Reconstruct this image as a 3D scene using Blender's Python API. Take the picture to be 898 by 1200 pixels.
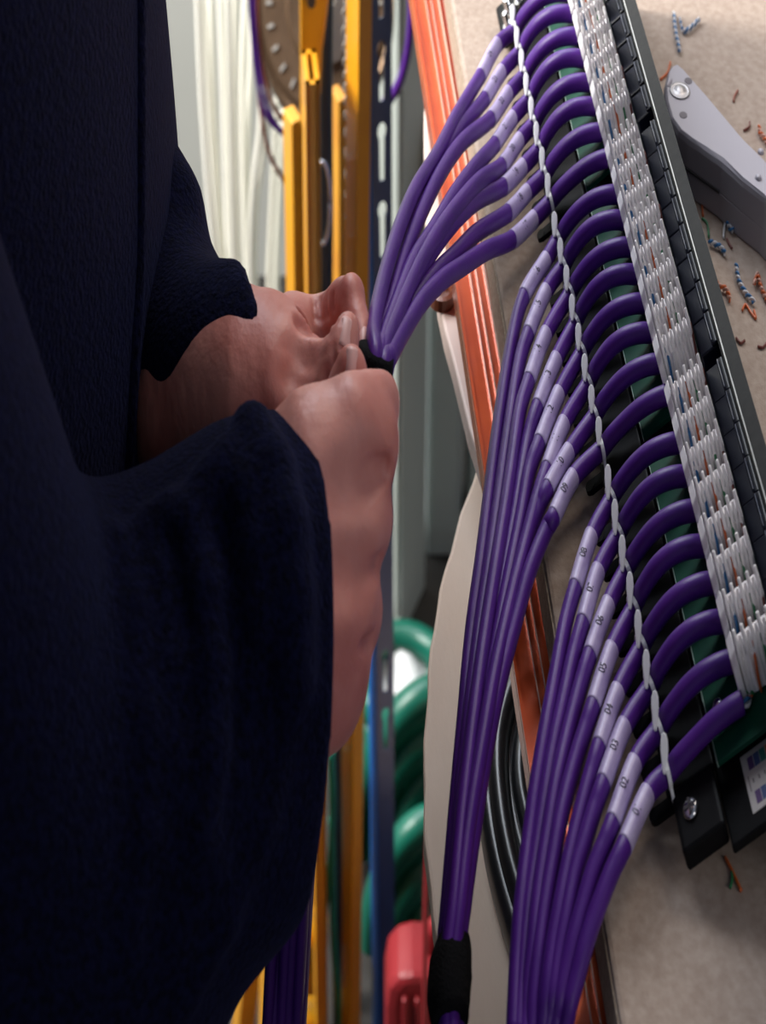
import bpy, math, random
import numpy as np
from math import pi, sin, cos, radians, sqrt
random.seed(7); rng = np.random.default_rng(7)
for o in list(bpy.data.objects): bpy.data.objects.remove(o, do_unlink=True)
SC = bpy.context.scene; COL = SC.collection

# ------------------------------------------------------------------ camera, world, light
S = .5625            # the photograph is a 4:3 picture squeezed sideways: the whole place is built this narrow
T = 1.0              # height of the work top
H = T + .45          # height of the lens
FP = 3000.           # focal length in pixels (898 x 1200)
PITCH = radians(37.5)
F = np.array([0, cos(PITCH), -sin(PITCH)]); U = np.array([0, sin(PITCH), cos(PITCH)])
cd = bpy.data.cameras.new('camera'); cam = bpy.data.objects.new('camera', cd); COL.objects.link(cam)
cam.location = (0, 0, H); cam.rotation_euler = (pi/2 - PITCH, 0, 0)
cd.sensor_fit = 'VERTICAL'; cd.sensor_height = 24; cd.lens = FP/1200*24
cd.clip_start = .02; cd.clip_end = 60
cd.dof.use_dof = True; cd.dof.focus_distance = .74; cd.dof.aperture_fstop = 18
SC.camera = cam
SC.view_settings.view_transform = 'Standard'; SC.view_settings.look = 'None'
SC.view_settings.gamma = 1; SC.view_settings.use_curve_mapping = False
SC.view_settings.exposure = 0.0
w = bpy.data.worlds.new('daylight'); SC.world = w; w.use_nodes = True
bg = w.node_tree.nodes['Background']; bg.inputs[0].default_value = (.72, .80, 1, 1); bg.inputs[1].default_value = .19
def area(name, loc, target, size, power, col):
    l = bpy.data.lights.new(name, 'AREA'); l.shape = 'RECTANGLE'; l.size = size[0]; l.size_y = size[1]
    l.energy = power; l.color = col
    o = bpy.data.objects.new(name, l); COL.objects.link(o); o.location = loc
    import mathutils
    o.rotation_euler = (mathutils.Vector(target) - mathutils.Vector(loc)).to_track_quat('-Z', 'Y').to_euler()
    return o
area('window_daylight', (-.55, 2.05, 2.35), (.03, .7, 1.0), (1.1, .9), 42, (.86, .92, 1))
area('background_fill', (-1.5, 1.4, 1.9), (.0, 2.1, .6), (.9, .9), 95, (1, .98, .93))  # added from the left to brighten the wall, hanging cables and cabinets
area('front_fill', (1.1, -.9, 2.3), (.1, .7, 1.0), (1.2, .9), 7, (1, .97, .95))  # added soft fill behind the camera, brightens blocks, ties and skin
area('ceiling_lamp', (.7, 1.9, 2.7), (.1, .8, 1.0), (.7, .7), 16, (1, .9, .78))

# ------------------------------------------------------------------ helpers
def ray(px, py):
    return np.array([(px-449)/FP/S, 0, 0]) + F + U*(600-py)/FP
def P(px, py, d): return np.array([0, 0, H]) + ray(px, py)*d            # depth along the lens axis
def Z(px, py, z):                                                        # point at height z
    r = ray(px, py); return np.array([0, 0, H]) + r*((z-H)/r[2])
def Y(px, py, y):                                                        # point at distance y
    r = ray(px, py); return np.array([0, 0, H]) + r*(y/r[1])
def nrm(v): v = np.asarray(v, float); return v/np.linalg.norm(v)
ORG = {}
def mesh(name, V, Fc, mat, smooth=False, org=(0, 0, 0)):
    V = np.asarray(V, float).copy(); V[:, 0] *= S
    V -= np.asarray(org)
    m = bpy.data.meshes.new(name); m.from_pydata(V.tolist(), [], [list(map(int, f)) for f in Fc]); m.update()
    if mat: m.materials.append(mat)
    if smooth: m.polygons.foreach_set('use_smooth', [True]*len(m.polygons))
    return m
def tag(o, label=None, cat=None, group=None, kind=None):
    if label: o['label'] = label
    if cat: o['category'] = cat
    if group: o['group'] = group
    if kind: o['kind'] = kind
    return o
def empty(name, loc, label, cat, group=None):
    o = bpy.data.objects.new(name, None); COL.objects.link(o); o.empty_display_size = .02
    l = (loc[0]*S, loc[1], loc[2]); o.location = l; ORG[o.name] = l
    return tag(o, label, cat, group)
def mk(name, VF, mat, parent=None, smooth=False, bevel=0, label=None, cat=None, group=None, kind=None):
    V, Fc = VF; V = np.asarray(V, float)
    if parent is not None: org = ORG[parent.name]
    else:
        q = V*[S, 1, 1]; lo, hi = q.min(0), q.max(0); org = ((lo[0]+hi[0])/2, (lo[1]+hi[1])/2, lo[2])
    m = mesh(name, V, Fc, mat, smooth, org)
    o = bpy.data.objects.new(name, m); COL.objects.link(o)
    if parent is not None: o.parent = parent
    else: o.location = org
    ORG[o.name] = org
    if bevel:
        b = o.modifiers.new('bevel', 'BEVEL'); b.width = bevel; b.segments = 2; b.limit_method = 'ANGLE'; b.angle_limit = radians(40)
    return tag(o, label, cat, group, kind)
def inst(name, m, off, parent):                       # a part sharing mesh data, moved by off (true coordinates)
    o = bpy.data.objects.new(name, m); COL.objects.link(o); o.parent = parent
    o.location = (off[0]*S, off[1], off[2]); ORG[o.name] = ORG[parent.name]
    return o
def join(*vfs):
    V, Fc, n = [], [], 0
    for v, f in vfs:
        V += [tuple(p) for p in v]; Fc += [[i+n for i in q] for q in f]; n += len(v)
    return V, Fc
def crom(pts, n=8):
    p = np.asarray(pts, float); p = np.vstack([2*p[0]-p[1], p, 2*p[-1]-p[-2]]); out = []
    for i in range(1, len(p)-2):
        a, b, c, d = p[i-1:i+3]
        for t in np.arange(n)/n:
            out.append(.5*((2*b)+(c-a)*t+(2*a-5*b+4*c-d)*t*t+(3*b-a-3*c+d)*t**3))
    out.append(p[-2]); return np.array(out)
def tube(pts, r, seg=10, n=0, cap=True):
    p = crom(pts, n) if n else np.asarray(pts, float)
    N = len(p); rr = np.full(N, r) if np.isscalar(r) else np.interp(np.linspace(0, 1, N), np.linspace(0, 1, len(r)), r)
    t = np.gradient(p, axis=0); t /= np.linalg.norm(t, axis=1)[:, None]+1e-12
    a = np.cross(t[0], [0.3, .2, 1]); a /= np.linalg.norm(a); V = []; Fc = []
    for i in range(N):
        a = a-t[i]*(a@t[i]); a /= np.linalg.norm(a); b = np.cross(t[i], a)
        for k in range(seg):
            th = 2*pi*k/seg; V.append(p[i]+rr[i]*(a*cos(th)+b*sin(th)))
    for i in range(N-1):
        for k in range(seg):
            k2 = (k+1) % seg; Fc.append([i*seg+k, i*seg+k2, (i+1)*seg+k2, (i+1)*seg+k])
    if cap: Fc.append(list(range(seg))[::-1]); Fc.append([(N-1)*seg+k for k in range(seg)])
    return V, Fc
def box(c, h, ax=None):
    c = np.asarray(c, float); ax = np.eye(3) if ax is None else np.asarray(ax, float)
    V = [c+ax[0]*h[0]*x+ax[1]*h[1]*y+ax[2]*h[2]*z for x in (-1, 1) for y in (-1, 1) for z in (-1, 1)]
    return V, [[0, 1, 3, 2], [4, 6, 7, 5], [0, 4, 5, 1], [2, 3, 7, 6], [0, 2, 6, 4], [1, 5, 7, 3]]
def prism(poly, off):                                  # poly: 3D ring, extruded by vector off
    n = len(poly); V = [np.asarray(p, float) for p in poly]+[np.asarray(p, float)+off for p in poly]
    return V, [list(range(n))[::-1], list(range(n, 2*n))]+[[i, (i+1) % n, n+(i+1) % n, n+i] for i in range(n)]
def lathe(c, prof, seg=32, ax=None):                   # prof: (radius, height)
    c = np.asarray(c, float); ax = np.eye(3) if ax is None else np.asarray(ax, float); V = []; Fc = []
    for r, h in prof:
        for k in range(seg):
            th = 2*pi*k/seg; V.append(c+ax[0]*r*cos(th)+ax[1]*r*sin(th)+ax[2]*h)
    for i in range(len(prof)-1):
        for k in range(seg):
            k2 = (k+1) % seg; Fc.append([i*seg+k, i*seg+k2, (i+1)*seg+k2, (i+1)*seg+k])
    Fc.append(list(range(seg))[::-1]); Fc.append([(len(prof)-1)*seg+k for k in range(seg)])
    return V, Fc
def axes_from(z, hint=(0, 0, 1)):
    z = nrm(z); x = np.cross(hint, z); x = nrm(x); return np.array([x, np.cross(z, x), z])

# ------------------------------------------------------------------ materials
def mat(name, col, rough=.5, metal=0, col2=None, scale=40, detail=4, bump=0, bscale=None, stretch=(1, 1, 1), lo=.35, hi=.65,
        sheen=0, coat=0, sss=0, spec=None, sheentint=None):
    m = bpy.data.materials.new(name); m.use_nodes = True; nt = m.node_tree; b = nt.nodes['Principled BSDF']
    def I(k): return b.inputs[k]
    I('Base Color').default_value = (*col, 1); I('Roughness').default_value = rough; I('Metallic').default_value = metal
    if sheen:
        I('Sheen Weight').default_value = sheen; I('Sheen Roughness').default_value = .45
        if sheentint: I('Sheen Tint').default_value = (*sheentint, 1)
    if coat: I('Coat Weight').default_value = coat; I('Coat Roughness').default_value = .12
    if sss:
        I('Subsurface Weight').default_value = sss; I('Subsurface Radius').default_value = (.006, .0025, .0012); I('Subsurface Scale').default_value = 1
    if spec is not None: I('Specular IOR Level').default_value = spec
    if col2 is not None or bump:
        tc = nt.nodes.new('ShaderNodeTexCoord'); mp = nt.nodes.new('ShaderNodeMapping')
        mp.inputs['Scale'].default_value = (stretch[0]/S, stretch[1], stretch[2]); nt.links.new(tc.outputs['Object'], mp.inputs[0])
    if col2 is not None:
        nz = nt.nodes.new('ShaderNodeTexNoise'); nz.inputs['Scale'].default_value = scale; nz.inputs['Detail'].default_value = detail
        nt.links.new(mp.outputs[0], nz.inputs['Vector'])
        cr = nt.nodes.new('ShaderNodeValToRGB'); cr.color_ramp.elements[0].position = lo; cr.color_ramp.elements[1].position = hi
        cr.color_ramp.elements[0].color = (*col, 1); cr.color_ramp.elements[1].color = (*col2, 1)
        nt.links.new(nz.outputs['Fac'], cr.inputs[0]); nt.links.new(cr.outputs[0], I('Base Color'))
    if bump:
        n2 = nt.nodes.new('ShaderNodeTexNoise'); n2.inputs['Scale'].default_value = bscale or scale; n2.inputs['Detail'].default_value = 3
        nt.links.new(mp.outputs[0], n2.inputs['Vector'])
        bp = nt.nodes.new('ShaderNodeBump'); bp.inputs['Strength'].default_value = bump; bp.inputs['Distance'].default_value = .001
        nt.links.new(n2.outputs['Fac'], bp.inputs['Height']); nt.links.new(bp.outputs[0], I('Normal'))
    return m
M = {}
M['purple'] = mat('purple_pvc', (.080, .014, .215), .42, col2=(.062, .011, .18), scale=60, bump=.06, bscale=900, spec=.3)
M['tape'] = mat('clear_marker_sleeve', (.42, .35, .55), .4, col2=(.34, .27, .48), scale=150)
M['ink'] = mat('marker_ink', (.03, .02, .05), .6)
M['nylon'] = mat('white_nylon', (.93, .93, .92), .4, col2=(.88, .88, .89), scale=80)
M['idc'] = mat('white_block_plastic', (.95, .91, .90), .55, col2=(.88, .84, .85), scale=300, spec=.25)
M['black'] = mat('black_powder_coat', (.003, .003, .0035), .6, col2=(.005, .005, .006), scale=200, bump=.05, bscale=1200, spec=.12)
M['blackplate'] = mat('black_front_plate', (.013, .013, .014), .55, col2=(.018, .018, .019), scale=300, bump=.04, bscale=1500, spec=.15)
M['navyblack'] = mat('black_jack_plastic', (.002, .003, .010), .4, col2=(.003, .004, .013), scale=100, spec=.2)
M['pcb'] = mat('green_circuit_board', (.003, .045, .028), .5, col2=(.004, .065, .034), scale=120, spec=.2)
M['pcbedge'] = mat('circuit_board_edge', (.35, .45, .38), .5)
M['steel'] = mat('bright_screw_steel', (.72, .72, .74), .22, metal=1)
M['sticker'] = mat('paper_sticker', (.55, .50, .47), .6, col2=(.50, .46, .44), scale=90)
M['board'] = mat('particle_board', (.33, .245, .195), .85, col2=(.42, .33, .27), scale=260, detail=8, bump=.25, bscale=500, lo=.3, hi=.7)
M['boardedge'] = mat('particle_board_edge', (.30, .22, .16), .8, col2=(.42, .33, .25), scale=500, bump=.6, bscale=600)
M['ply'] = mat('plywood_flange', (.58, .42, .31), .6, col2=(.66, .51, .40), scale=9, detail=8, stretch=(2.2, 1, 1), bump=.08, bscale=300)
M['ply2'] = mat('pale_plywood_flange', (.62, .46, .40), .55, col2=(.70, .56, .50), scale=12, detail=8, bump=.08, bscale=300)
M['orange'] = mat('orange_anodised', (.80, .115, .02), .24, metal=.35, col2=(.70, .085, .015), scale=30, coat=.5)
M['orangedk'] = mat('orange_red_groove', (.55, .035, .012), .3, metal=.2, coat=.4)
M['highlightline'] = mat('ridge_highlight', (.85, .62, .50), .25, metal=.6)  # pale metal colour paints the whitish highlights along the orange ridges
M['blackcable'] = mat('glossy_black_cable', (.012, .012, .014), .34)
M['yellow'] = mat('yellow_paint', (.74, .34, .008), .4, col2=(.66, .28, .008), scale=12, bump=.05, bscale=200, coat=.3)
M['yelloworange'] = mat('scuffed_yellow_orange_paint', (.50, .20, .015), .45, col2=(.62, .30, .02), scale=16)
M['blue'] = mat('blue_rack_paint', (.012, .05, .19), .3, col2=(.012, .04, .15), scale=20, coat=.4)
M['wall'] = mat('pale_painted_wall', (.52, .52, .48), .8, col2=(.55, .55, .51), scale=3)
M['cabinet'] = mat('grey_green_cabinet_steel', (.46, .50, .46), .5, col2=(.48, .52, .48), scale=4)
M['cabinet2'] = mat('blue_grey_cabinet_steel', (.44, .50, .50), .5, col2=(.47, .53, .53), scale=4)
M['floor'] = mat('dark_concrete', (.012, .011, .010), .8, col2=(.028, .025, .022), scale=8, bump=.2, bscale=60)
M['hose'] = mat('green_conduit', (.005, .13, .085), .35, col2=(.004, .10, .065), scale=30)
M['greencord'] = mat('green_earth_cable', (.02, .40, .25), .35, col2=(.015, .30, .19), scale=50, bump=.3, bscale=400)
M['whitecable'] = mat('white_cable', (.95, .92, .82), .5)
M['galv'] = mat('aged_reel_metal', (.12, .075, .045), .42, metal=.7, col2=(.20, .13, .08), scale=18)
M['greytape'] = mat('grey_tape', (.35, .33, .30), .45)
M['brown'] = mat('brown_cable', (.20, .06, .03), .4)
M['red'] = mat('red_plastic', (.30, .014, .02), .5, col2=(.25, .012, .018), scale=14, bump=.1, bscale=90)
M['bag'] = mat('white_polythene', (.75, .75, .76), .35, col2=(.66, .67, .69), scale=10)
M['fleece'] = mat('navy_fleece', (.0015, .0016, .006), .95, col2=(.0035, .0042, .020), scale=420, detail=3, bump=.9, bscale=520, sheen=.05, sheentint=(.25, .3, .9), spec=.05)
M['trouser'] = mat('dark_work_cloth', (.02, .02, .025), .9, bump=.3, bscale=600)
M['shoe'] = mat('black_boot_leather', (.015, .013, .012), .5)
M['skin'] = mat('skin', (.50, .165, .135), .5, col2=(.63, .27, .225), scale=32, detail=5, bump=.35, bscale=230, sss=.25)
M['nail'] = mat('fingernail', (.68, .38, .35), .42)
M['hair'] = mat('brown_hair', (.05, .03, .02), .6, bump=.6, bscale=200)
M['velcro'] = mat('black_velcro', (.004, .004, .005), .95, bump=.8, bscale=900, spec=.1)
M['kgrey'] = mat('grey_knife_plastic', (.40, .37, .42), .42, col2=(.42, .39, .44), scale=30, bump=.03, bscale=700)
M['kdark'] = mat('knife_slot_dark', (.05, .045, .05), .5)
W = {'b': mat('blue_wire', (.03, .16, .38), .35), 'w': mat('white_wire', (.70, .68, .70), .35), 'o': mat('orange_wire', (.62, .13, .03), .35),
     'g': mat('green_wire', (.03, .20, .08), .35), 'n': mat('brown_wire', (.16, .035, .025), .4), 'p': mat('pink_white_wire', (.66, .36, .28), .35),
     'c': mat('bare_copper_brown', (.30, .07, .04), .35)}
CH = {k: mat(k+'_print', c, .6) for k, c in dict(violet=(.10, .05, .16), navy=(.06, .09, .22), teal=(.05, .20, .16), tangerine=(.60, .16, .05), magenta=(.35, .05, .10), greyink=(.2, .17, .17)).items()}

# ------------------------------------------------------------------ work top and what carries it
E1 = nrm([-.096, 1, 0]); E2 = np.array([E1[1], -E1[0], 0.])     # along the panel (away), across it (right)
Bl0 = Z(529, 0, T); Bl1 = Z(726, 1190, T)
bd = nrm(Bl0-Bl1); a = Bl0+bd*.35; b = Bl1-bd*.10
poly = [b, b+np.array([.62, -.02, 0]), a+np.array([.66, 0, 0]), a]
top = mk('work_board', prism([p-[0, 0, .018] for p in poly], np.array([0, 0, .018])), M['board'], bevel=.0012,
         label='large brown particle board sheet lying under the patch panel and the grey knife', cat='board')
mk('edge_band', prism([b+[-.0007, 0, -.017], b+[.0003, 0, -.017], a+[.0003, 0, -.017], a+[-.0007, 0, -.017]], np.array([0, 0, .0155])), M['boardedge'], top, label='rough sawn edge')
# orange profile under the board's edge
r0 = Z(483, 0, T-.02); r1 = Z(665, 1190, T-.02); rd = nrm(r0-r1); rn = np.array([rd[1], -rd[0], 0.])
ra, rb = r0+rd*.4, r1-rd*.12
RZ = T-.0185
def strip(v0, v1, z0, z1):
    q = [rb+rn*v0, rb+rn*v1, ra+rn*v1, ra+rn*v0]; q = [np.array([p[0], p[1], z0]) for p in q]
    return prism(q, np.array([0, 0, z1-z0]))
rail = mk('metal_profile', strip(0, .045, RZ-.013, RZ-.003), M['orange'], bevel=.0008,
          label='long glossy orange metal profile running under the left edge of the board', cat='rail')
for v0, v1, dz in ((0, .0015, 0), (.0095, .0100, 0), (.0135, .0140, 0), (.0185, .0196, 0), (.029, .0305, 0)):
    mk('ridge', strip(v0, v1, RZ-.003, RZ-.0012), M['highlightline'] if v0 in (.0135, .0185, .0095) else M['orange'], rail, label='thin ridge painted as a highlight line' if v0 in (.0135, .0185, .0095) else None)
mk('groove_strip', strip(.0215, .0285, RZ-.003, RZ-.0022), M['orangedk'], rail, label='dark red band')
def ring(cx, cy, R, z, n=160, ph=0): return [np.array([cx+R*cos(2*pi*k/n+ph), cy+R*sin(2*pi*k/n+ph), z]) for k in range(n)]
def fitc(pts, z):
    Q = np.array([Z(x, y, z)[:2] for x, y in pts]); A = np.c_[2*Q, np.ones(len(Q))]
    s = np.linalg.lstsq(A, (Q**2).sum(1), rcond=None)[0]; return s[0], s[1], sqrt(s[2]+s[0]**2+s[1]**2)
zu, zl = T-.055, T-.095
cu = fitc([(497, 150), (500, 250), (515, 345), (535, 450), (560, 530)], zu)
cl = fitc([(560, 548), (528, 640), (508, 720), (498, 850), (503, 1000), (515, 1090), (523, 1190)], zl)
for nm, c, z, m, lab, cat in (('round_board', cu, zu, M['ply2'], 'pale round board with a bolted edge under the far end of the orange profile', 'board'),
                         ('cable_drum', cl, zl, M['ply'], 'wooden cable drum with a beige round flange carrying the coil of black cable', 'cable drum')):
    e = empty(nm, (c[0], c[1], 0), lab, cat)
    g = [np.array([c[0]+(c[2]+.0006*sin(k*1.7)+.0004*sin(k*.63))*cos(2*pi*k/220), c[1]+(c[2]+.0006*sin(k*1.7))*sin(2*pi*k/220), z-.010]) for k in range(220)]
    mk('flange' if nm == 'cable_drum' else 'tabletop', prism(g, np.array([0, 0, .010])), m, e, bevel=.001)
    if nm == 'cable_drum':
        mk('core', lathe((c[0], c[1], 0), [(.2, .018), (.2, z-.010)], 40), m, e)
        mk('bottom_flange', lathe((c[0], c[1], 0), [(.24, 0), (.24, .018)], 60), m, e)
    else:
        mk('pedestal', lathe((c[0], c[1], 0), [(.28, 0), (.28, .02), (.06, .03), (.06, z-.010)], 40), m, e)
        q = Z(518, 352, zu)
        bt = mk('bolt', lathe(q, [(.0085, 0), (.0085, .005), (.0062, .0055), (.005, .002)], 20), M['brown'], e, smooth=False, label='dark hollow bolt')
for k, (u, v) in enumerate(((.35, .28), (.75, .35))): pass
# spacer blocks carrying the board over the flanges (out of sight under it)
sp = Z(760, 700, T); mk('support_block', box((sp[0]+.03, sp[1], (T-.018+zl)/2), (.05, .05, (T-.018-zl)/2)), M['ply'], label='wooden block between drum flange and board', cat='block')

# black glossy cable coil on the lower flange
lays = [([(612, 770), (590, 800), (574, 850), (570, 905), (577, 980), (592, 1050), (615, 1120), (650, 1190)], .0062),
        ([(622, 775), (602, 810), (588, 855), (584, 905), (590, 970), (604, 1035), (628, 1100), (668, 1160)], .0062),
        ([(632, 780), (614, 820), (600, 865), (597, 910), (603, 965), (618, 1022), (645, 1085), (690, 1140)], .0062),
        ([(642, 790), (626, 830), (613, 875), (610, 915), (617, 960), (632, 1010), (660, 1065), (705, 1110)], .0058),
        ([(650, 800), (638, 840), (627, 885), (624, 920), (630, 955), (646, 1000), (675, 1045), (715, 1085)], .0058)]
c5 = empty('cable_coil', Z(640, 930, zl), 'coil of glossy black cable lying on the beige drum flange', 'cable')
for i, (pp, r) in enumerate(lays):
    mk('loop', tube([Z(x, y, zl+r+(.004 if i % 2 else 0)) for x, y in pp], r, 12, 6), M['blackcable'], c5, smooth=True)

# ------------------------------------------------------------------ patch panel
ties = [(604,26),(609,51),(614,81),(618,109),(625,137),(631,165),(638,194),(643,226),(652,270),(660,301),(666,335),(675,369),(682,402),(689,440),(696,476),(706,513),(717,568),(723,613),(731,656),(742,703),(753,746),(762,789),(770,840),(781,887)]
ty = np.array([t[1] for t in ties], float); sp_ = np.interp(ty, [0, 900], [27, 52])
ZC = T+.016
PW = np.array([Z(x+1, y+.30*s, ZC) for (x, y), s in zip(ties, sp_)])
co = np.polyfit(PW[:, 1], PW[:, 0], 1)
E1 = nrm([co[0], 1, 0]); E2 = np.array([E1[1], -E1[0], 0.])
PHI = radians(27)                                      # the panel rests on its rear bar and its front plate, tilted
EV = cos(PHI)*E2+sin(PHI)*np.array([0, 0, 1.]); EW = -sin(PHI)*E2+cos(PHI)*np.array([0, 0, 1.])
O0 = PW[-1].copy()
def L(u, v, w_): return O0+E1*u+EV*v+EW*w_                # w_ = 0 on the cable centres at the tie bar
def onpanel(px, py, w_):
    r_ = ray(px, py); c_ = np.array([0, 0, H]); return c_+r_*(((O0+EW*w_-c_)@EW)/(r_@EW))
pu = np.array([(p-O0)@E1 for p in PW]); pv = np.array([(p-O0)@E2 for p in PW])*0
pu = np.concatenate([np.polyval(np.polyfit(np.arange(8), pu[k:k+8], 1), np.arange(8)) for k in (0, 8, 16)])
PX = np.array([E1, EV, EW])
def lb(u0, u1, v0, v1, z0, z1): return box(L((u0+u1)/2, (v0+v1)/2, (z0+z1)/2), ((u1-u0)/2, (v1-v0)/2, (z1-z0)/2), PX)
UMAX = pu[0]+.030
bs0 = L(UMAX/2, .04, 0); pan = empty('patch_panel', (bs0[0], bs0[1], T), 'black 24 port patch panel seen from behind with purple cables punched into it', 'patch panel')
fp = mk('front_plate', lb(-.045, UMAX+.012, .0660, .0715, -.0545, .0170), M['blackplate'], pan, bevel=.0006)
mk('plate_lip', lb(-.045, UMAX+.012, .0658, .0663, .0171, .0186), mat('bright_plate_edge', (.5, .5, .5), .4, metal=.6), pan, label='bright edge line')  # thin strip along the plate's top edge, brighter than the plate
mk('plate_return', lb(-.045, UMAX+.012, .0666, .0722, .0171, .0186), M['blackplate'], pan)
mk('tray', lb(-.029, UMAX, .0185, .066, -.0125, -.0090), M['black'], pan, bevel=.0006)
mk('tie_bar', lb(-.004, UMAX-.014, -.003, .0190, -.0078, -.0050), M['black'], pan, bevel=.0006)
mk('side_bracket', lb(-.0245, -.003, -.001, .0182, -.0125, -.0042), M['black'], pan, bevel=.001)
mk('side_bracket', lb(UMAX-.016, UMAX+.006, -.010, .020, -.0125, -.0042), M['black'], pan, bevel=.001)
def screw(c, r, h, par, ax=None):
    ax = PX if ax is None else ax
    s_ = mk('screw', lathe(c, [(r, 0), (r, h*.4), (r*.75, h*.85), (r*.3, h)], 20, ax), M['steel'], par, smooth=True)
    return s_
def cross(c, r, par):
    mk('screw_recess', join(box(c, (r*.75, r*.16, .00015), PX), box(c, (r*.16, r*.75, .00015), PX)), M['kdark'], par)
s0 = screw(L(-.0135, .0058, -.0042), .0034, .0018, pan); cross(L(-.0135, .0058, -.0023), .0034, s0)
for (px, py) in ((598, 20), (610, 7), (597, 36)):
    q = onpanel(px, py, -.0042); mk('bolt', lathe(q, [(.0032, 0), (.0032, .003), (.0018, .003), (.0018, .0085), (.0008, .009)], 14, PX), M['steel'], pan, label='silver bolt')
for g in range(3):
    us = pu[g*8:g*8+8]; pc = mk('circuit_board', lb(us[-1]-.0065, us[0]+.0075, .0208, .0560, -.0036, -.0020), M['pcb'], pan, label='green circuit board strip')
    mk('board_rim', lb(us[-1]-.0065, us[0]+.0075, .0205, .0208, -.0036, -.0019), M['pcbedge'], pc)  # pale rim colour paints the lit line along the board's edge
    mk('standoff', lb(us[-1]+.01, us[0]-.01, .026, .052, -.0090, -.0036), M['black'], pc)
for (px, py) in ((696, 190), (712, 263), (760, 475), (842, 829), (661, 22)):
    screw(onpanel(px, py, -.0020), .0024, .0022, pan)
# termination blocks, one mesh shared
def blockmesh():
    parts = []
    w2, dp = .0083, .0046                       # half width (v), half depth (u)
    parts.append(lb(-dp, dp, -w2, w2, 0, .0140))
    for k in range(9):
        v = -w2+.0010+k*(2*w2-.0020)/8; tall = k % 2 == 0
        hh = .0225 if tall else .0196; r = .00074 if tall else .00062; fo = .0007 if tall else .0003
        prof = [(-dp-fo, .0005), (-dp-fo, hh-.0065), (-dp+.0006, hh-.0022), (-dp+.0026, hh), (-dp+.0044, hh-.0015), (dp+.0005, hh-.009), (dp+.0005, .0005)]
        parts.append(prism([L(a_, v-r, z_) for a_, z_ in prof], EV*2*r))
    # smooth cheek on the cable side
    prof = [(-dp-.0016, 0), (-dp-.0014, .0145), (-dp+.001, .0178), (dp-.001, .0178), (dp+.0012, .0145), (dp+.0012, 0)]
    n_ = len(prof); V = [L(a_, -w2-.0030, z_*.86) for a_, z_ in prof]+[L(a_, -w2-.0002, z_) for a_, z_ in prof]
    parts.append((V, [list(range(n_))[::-1], list(range(n_, 2*n_))]+[[i, (i+1) % n_, n_+(i+1) % n_, n_+i] for i in range(n_)]))
    return join(*parts)
bv, bf = blockmesh(); bv = np.array(bv)-L(0, 0, 0)
bm_ = mesh('termination_block', bv, bf, M['idc'])
WM = {}
for k, v in zip('bongw', (-.0062, -.0020, .0066, .0024, -.0043)):
    vf = tube([L(-.0056, v, .001)-L(0, 0, 0), L(-.0056, v+.0003, .007)-L(0, 0, 0), L(-.0054, v+.0009, .0128)-L(0, 0, 0), L(-.002, v+.0010, .0158)-L(0, 0, 0)], .0006, 6, 3)
    WM[k] = mesh('wire', vf[0], vf[1], W[k], True)
hv, hf = join(lb(-.0079, .0079, -.0030, .0060, -.006, .0035), lb(-.0079, .0079, .0030, .0060, .0035, .0048)); hv = np.array(hv)-L(0, 0, 0)
jm = mesh('jack_housing', hv, hf, M['navyblack'])
lv, lf = join(lb(-.0068, .0066, .0034, .0038, .0048, .0056)); jl = mesh('housing_rim', np.array(lv)-L(0, 0, 0), lf, mat('grey_housing_edge', (.12, .13, .17), .3))  # rim in a lighter grey than the housing
porg = np.array(ORG[pan.name])/[S, 1, 1]
for i in range(24):
    uo = (3.4-(23-i)*.5)*.001
    base = L(pu[i]+uo+.0075, .0472, -.0020)-porg
    b_ = inst('termination_block', bm_, base, pan)
    m_ = b_.modifiers.new('bevel', 'BEVEL'); m_.width = .0003; m_.segments = 1
    for k in WM:
        if random.random() < .9:
            w_ = bpy.data.objects.new('wire', WM[k]); COL.objects.link(w_); w_.parent = b_; w_.location = (0, random.uniform(-.0002, .0002), random.uniform(-.0015, .001))
            w_['label'] = {'b': 'blue wire', 'o': 'orange wire', 'n': 'brown wire', 'g': 'green wire', 'w': 'white wire'}[k]
    h_ = inst('jack_housing', jm, L(pu[i]+uo+.004, .0590, .0040)-porg, pan)
    m_ = h_.modifiers.new('bevel', 'BEVEL'); m_.width = .0006; m_.segments = 2
    r_ = bpy.data.objects.new('housing_rim', jl); COL.objects.link(r_); r_.parent = h_
    # tongue under each cable
    tc = L(pu[i]-.0045, pv[i]-.0045, -.0064)
    mk('tie_tongue', join(box(tc+E2*.0005, (.0024, .0055, .001), PX), lathe(tc-EV*.005-EW*.001, [(.0024, 0), (.0024, .002)], 14, PX)), M['black'], pan)
mk('jack_backing', lb(-.03, UMAX-.002, .0650, .0660, -.0090, .0160), M['black'], pan)
mk('jack_shelf', lb(-.012, UMAX-.004, .0565, .066, -.0090, -.0022), M['black'], pan)
# sticker on the tray's near end
st = mk('rating_sticker', lb(-.0240, -.0045, .0296, .0640, -.0090, -.0088), M['sticker'], pan, label='off-white sticker with rows of coloured squares')
ck = ['violet', 'navy', 'teal', 'tangerine', 'magenta', 'violet', 'navy', 'teal']
for r_, u0 in ((0, -.0085), (1, -.0200)):
    for k in range(8):
        v0 = .0322+k*.0027
        mk('colour_square', lb(u0-.0021, u0+.0021, v0, v0+.0024, -.0088, -.00865), CH[ck[(k+r_*0) % 8]], st)
for k in range(9): mk('printed_mark', lb(-.0150, -.0136, .0325+k*.0026, .0332+k*.0026, -.0088, -.0087), CH['greyink'], st)
mk('printed_mark', lb(-.0172, -.0120, .0308, .0313, -.0088, -.0087), CH['greyink'], st)

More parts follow.
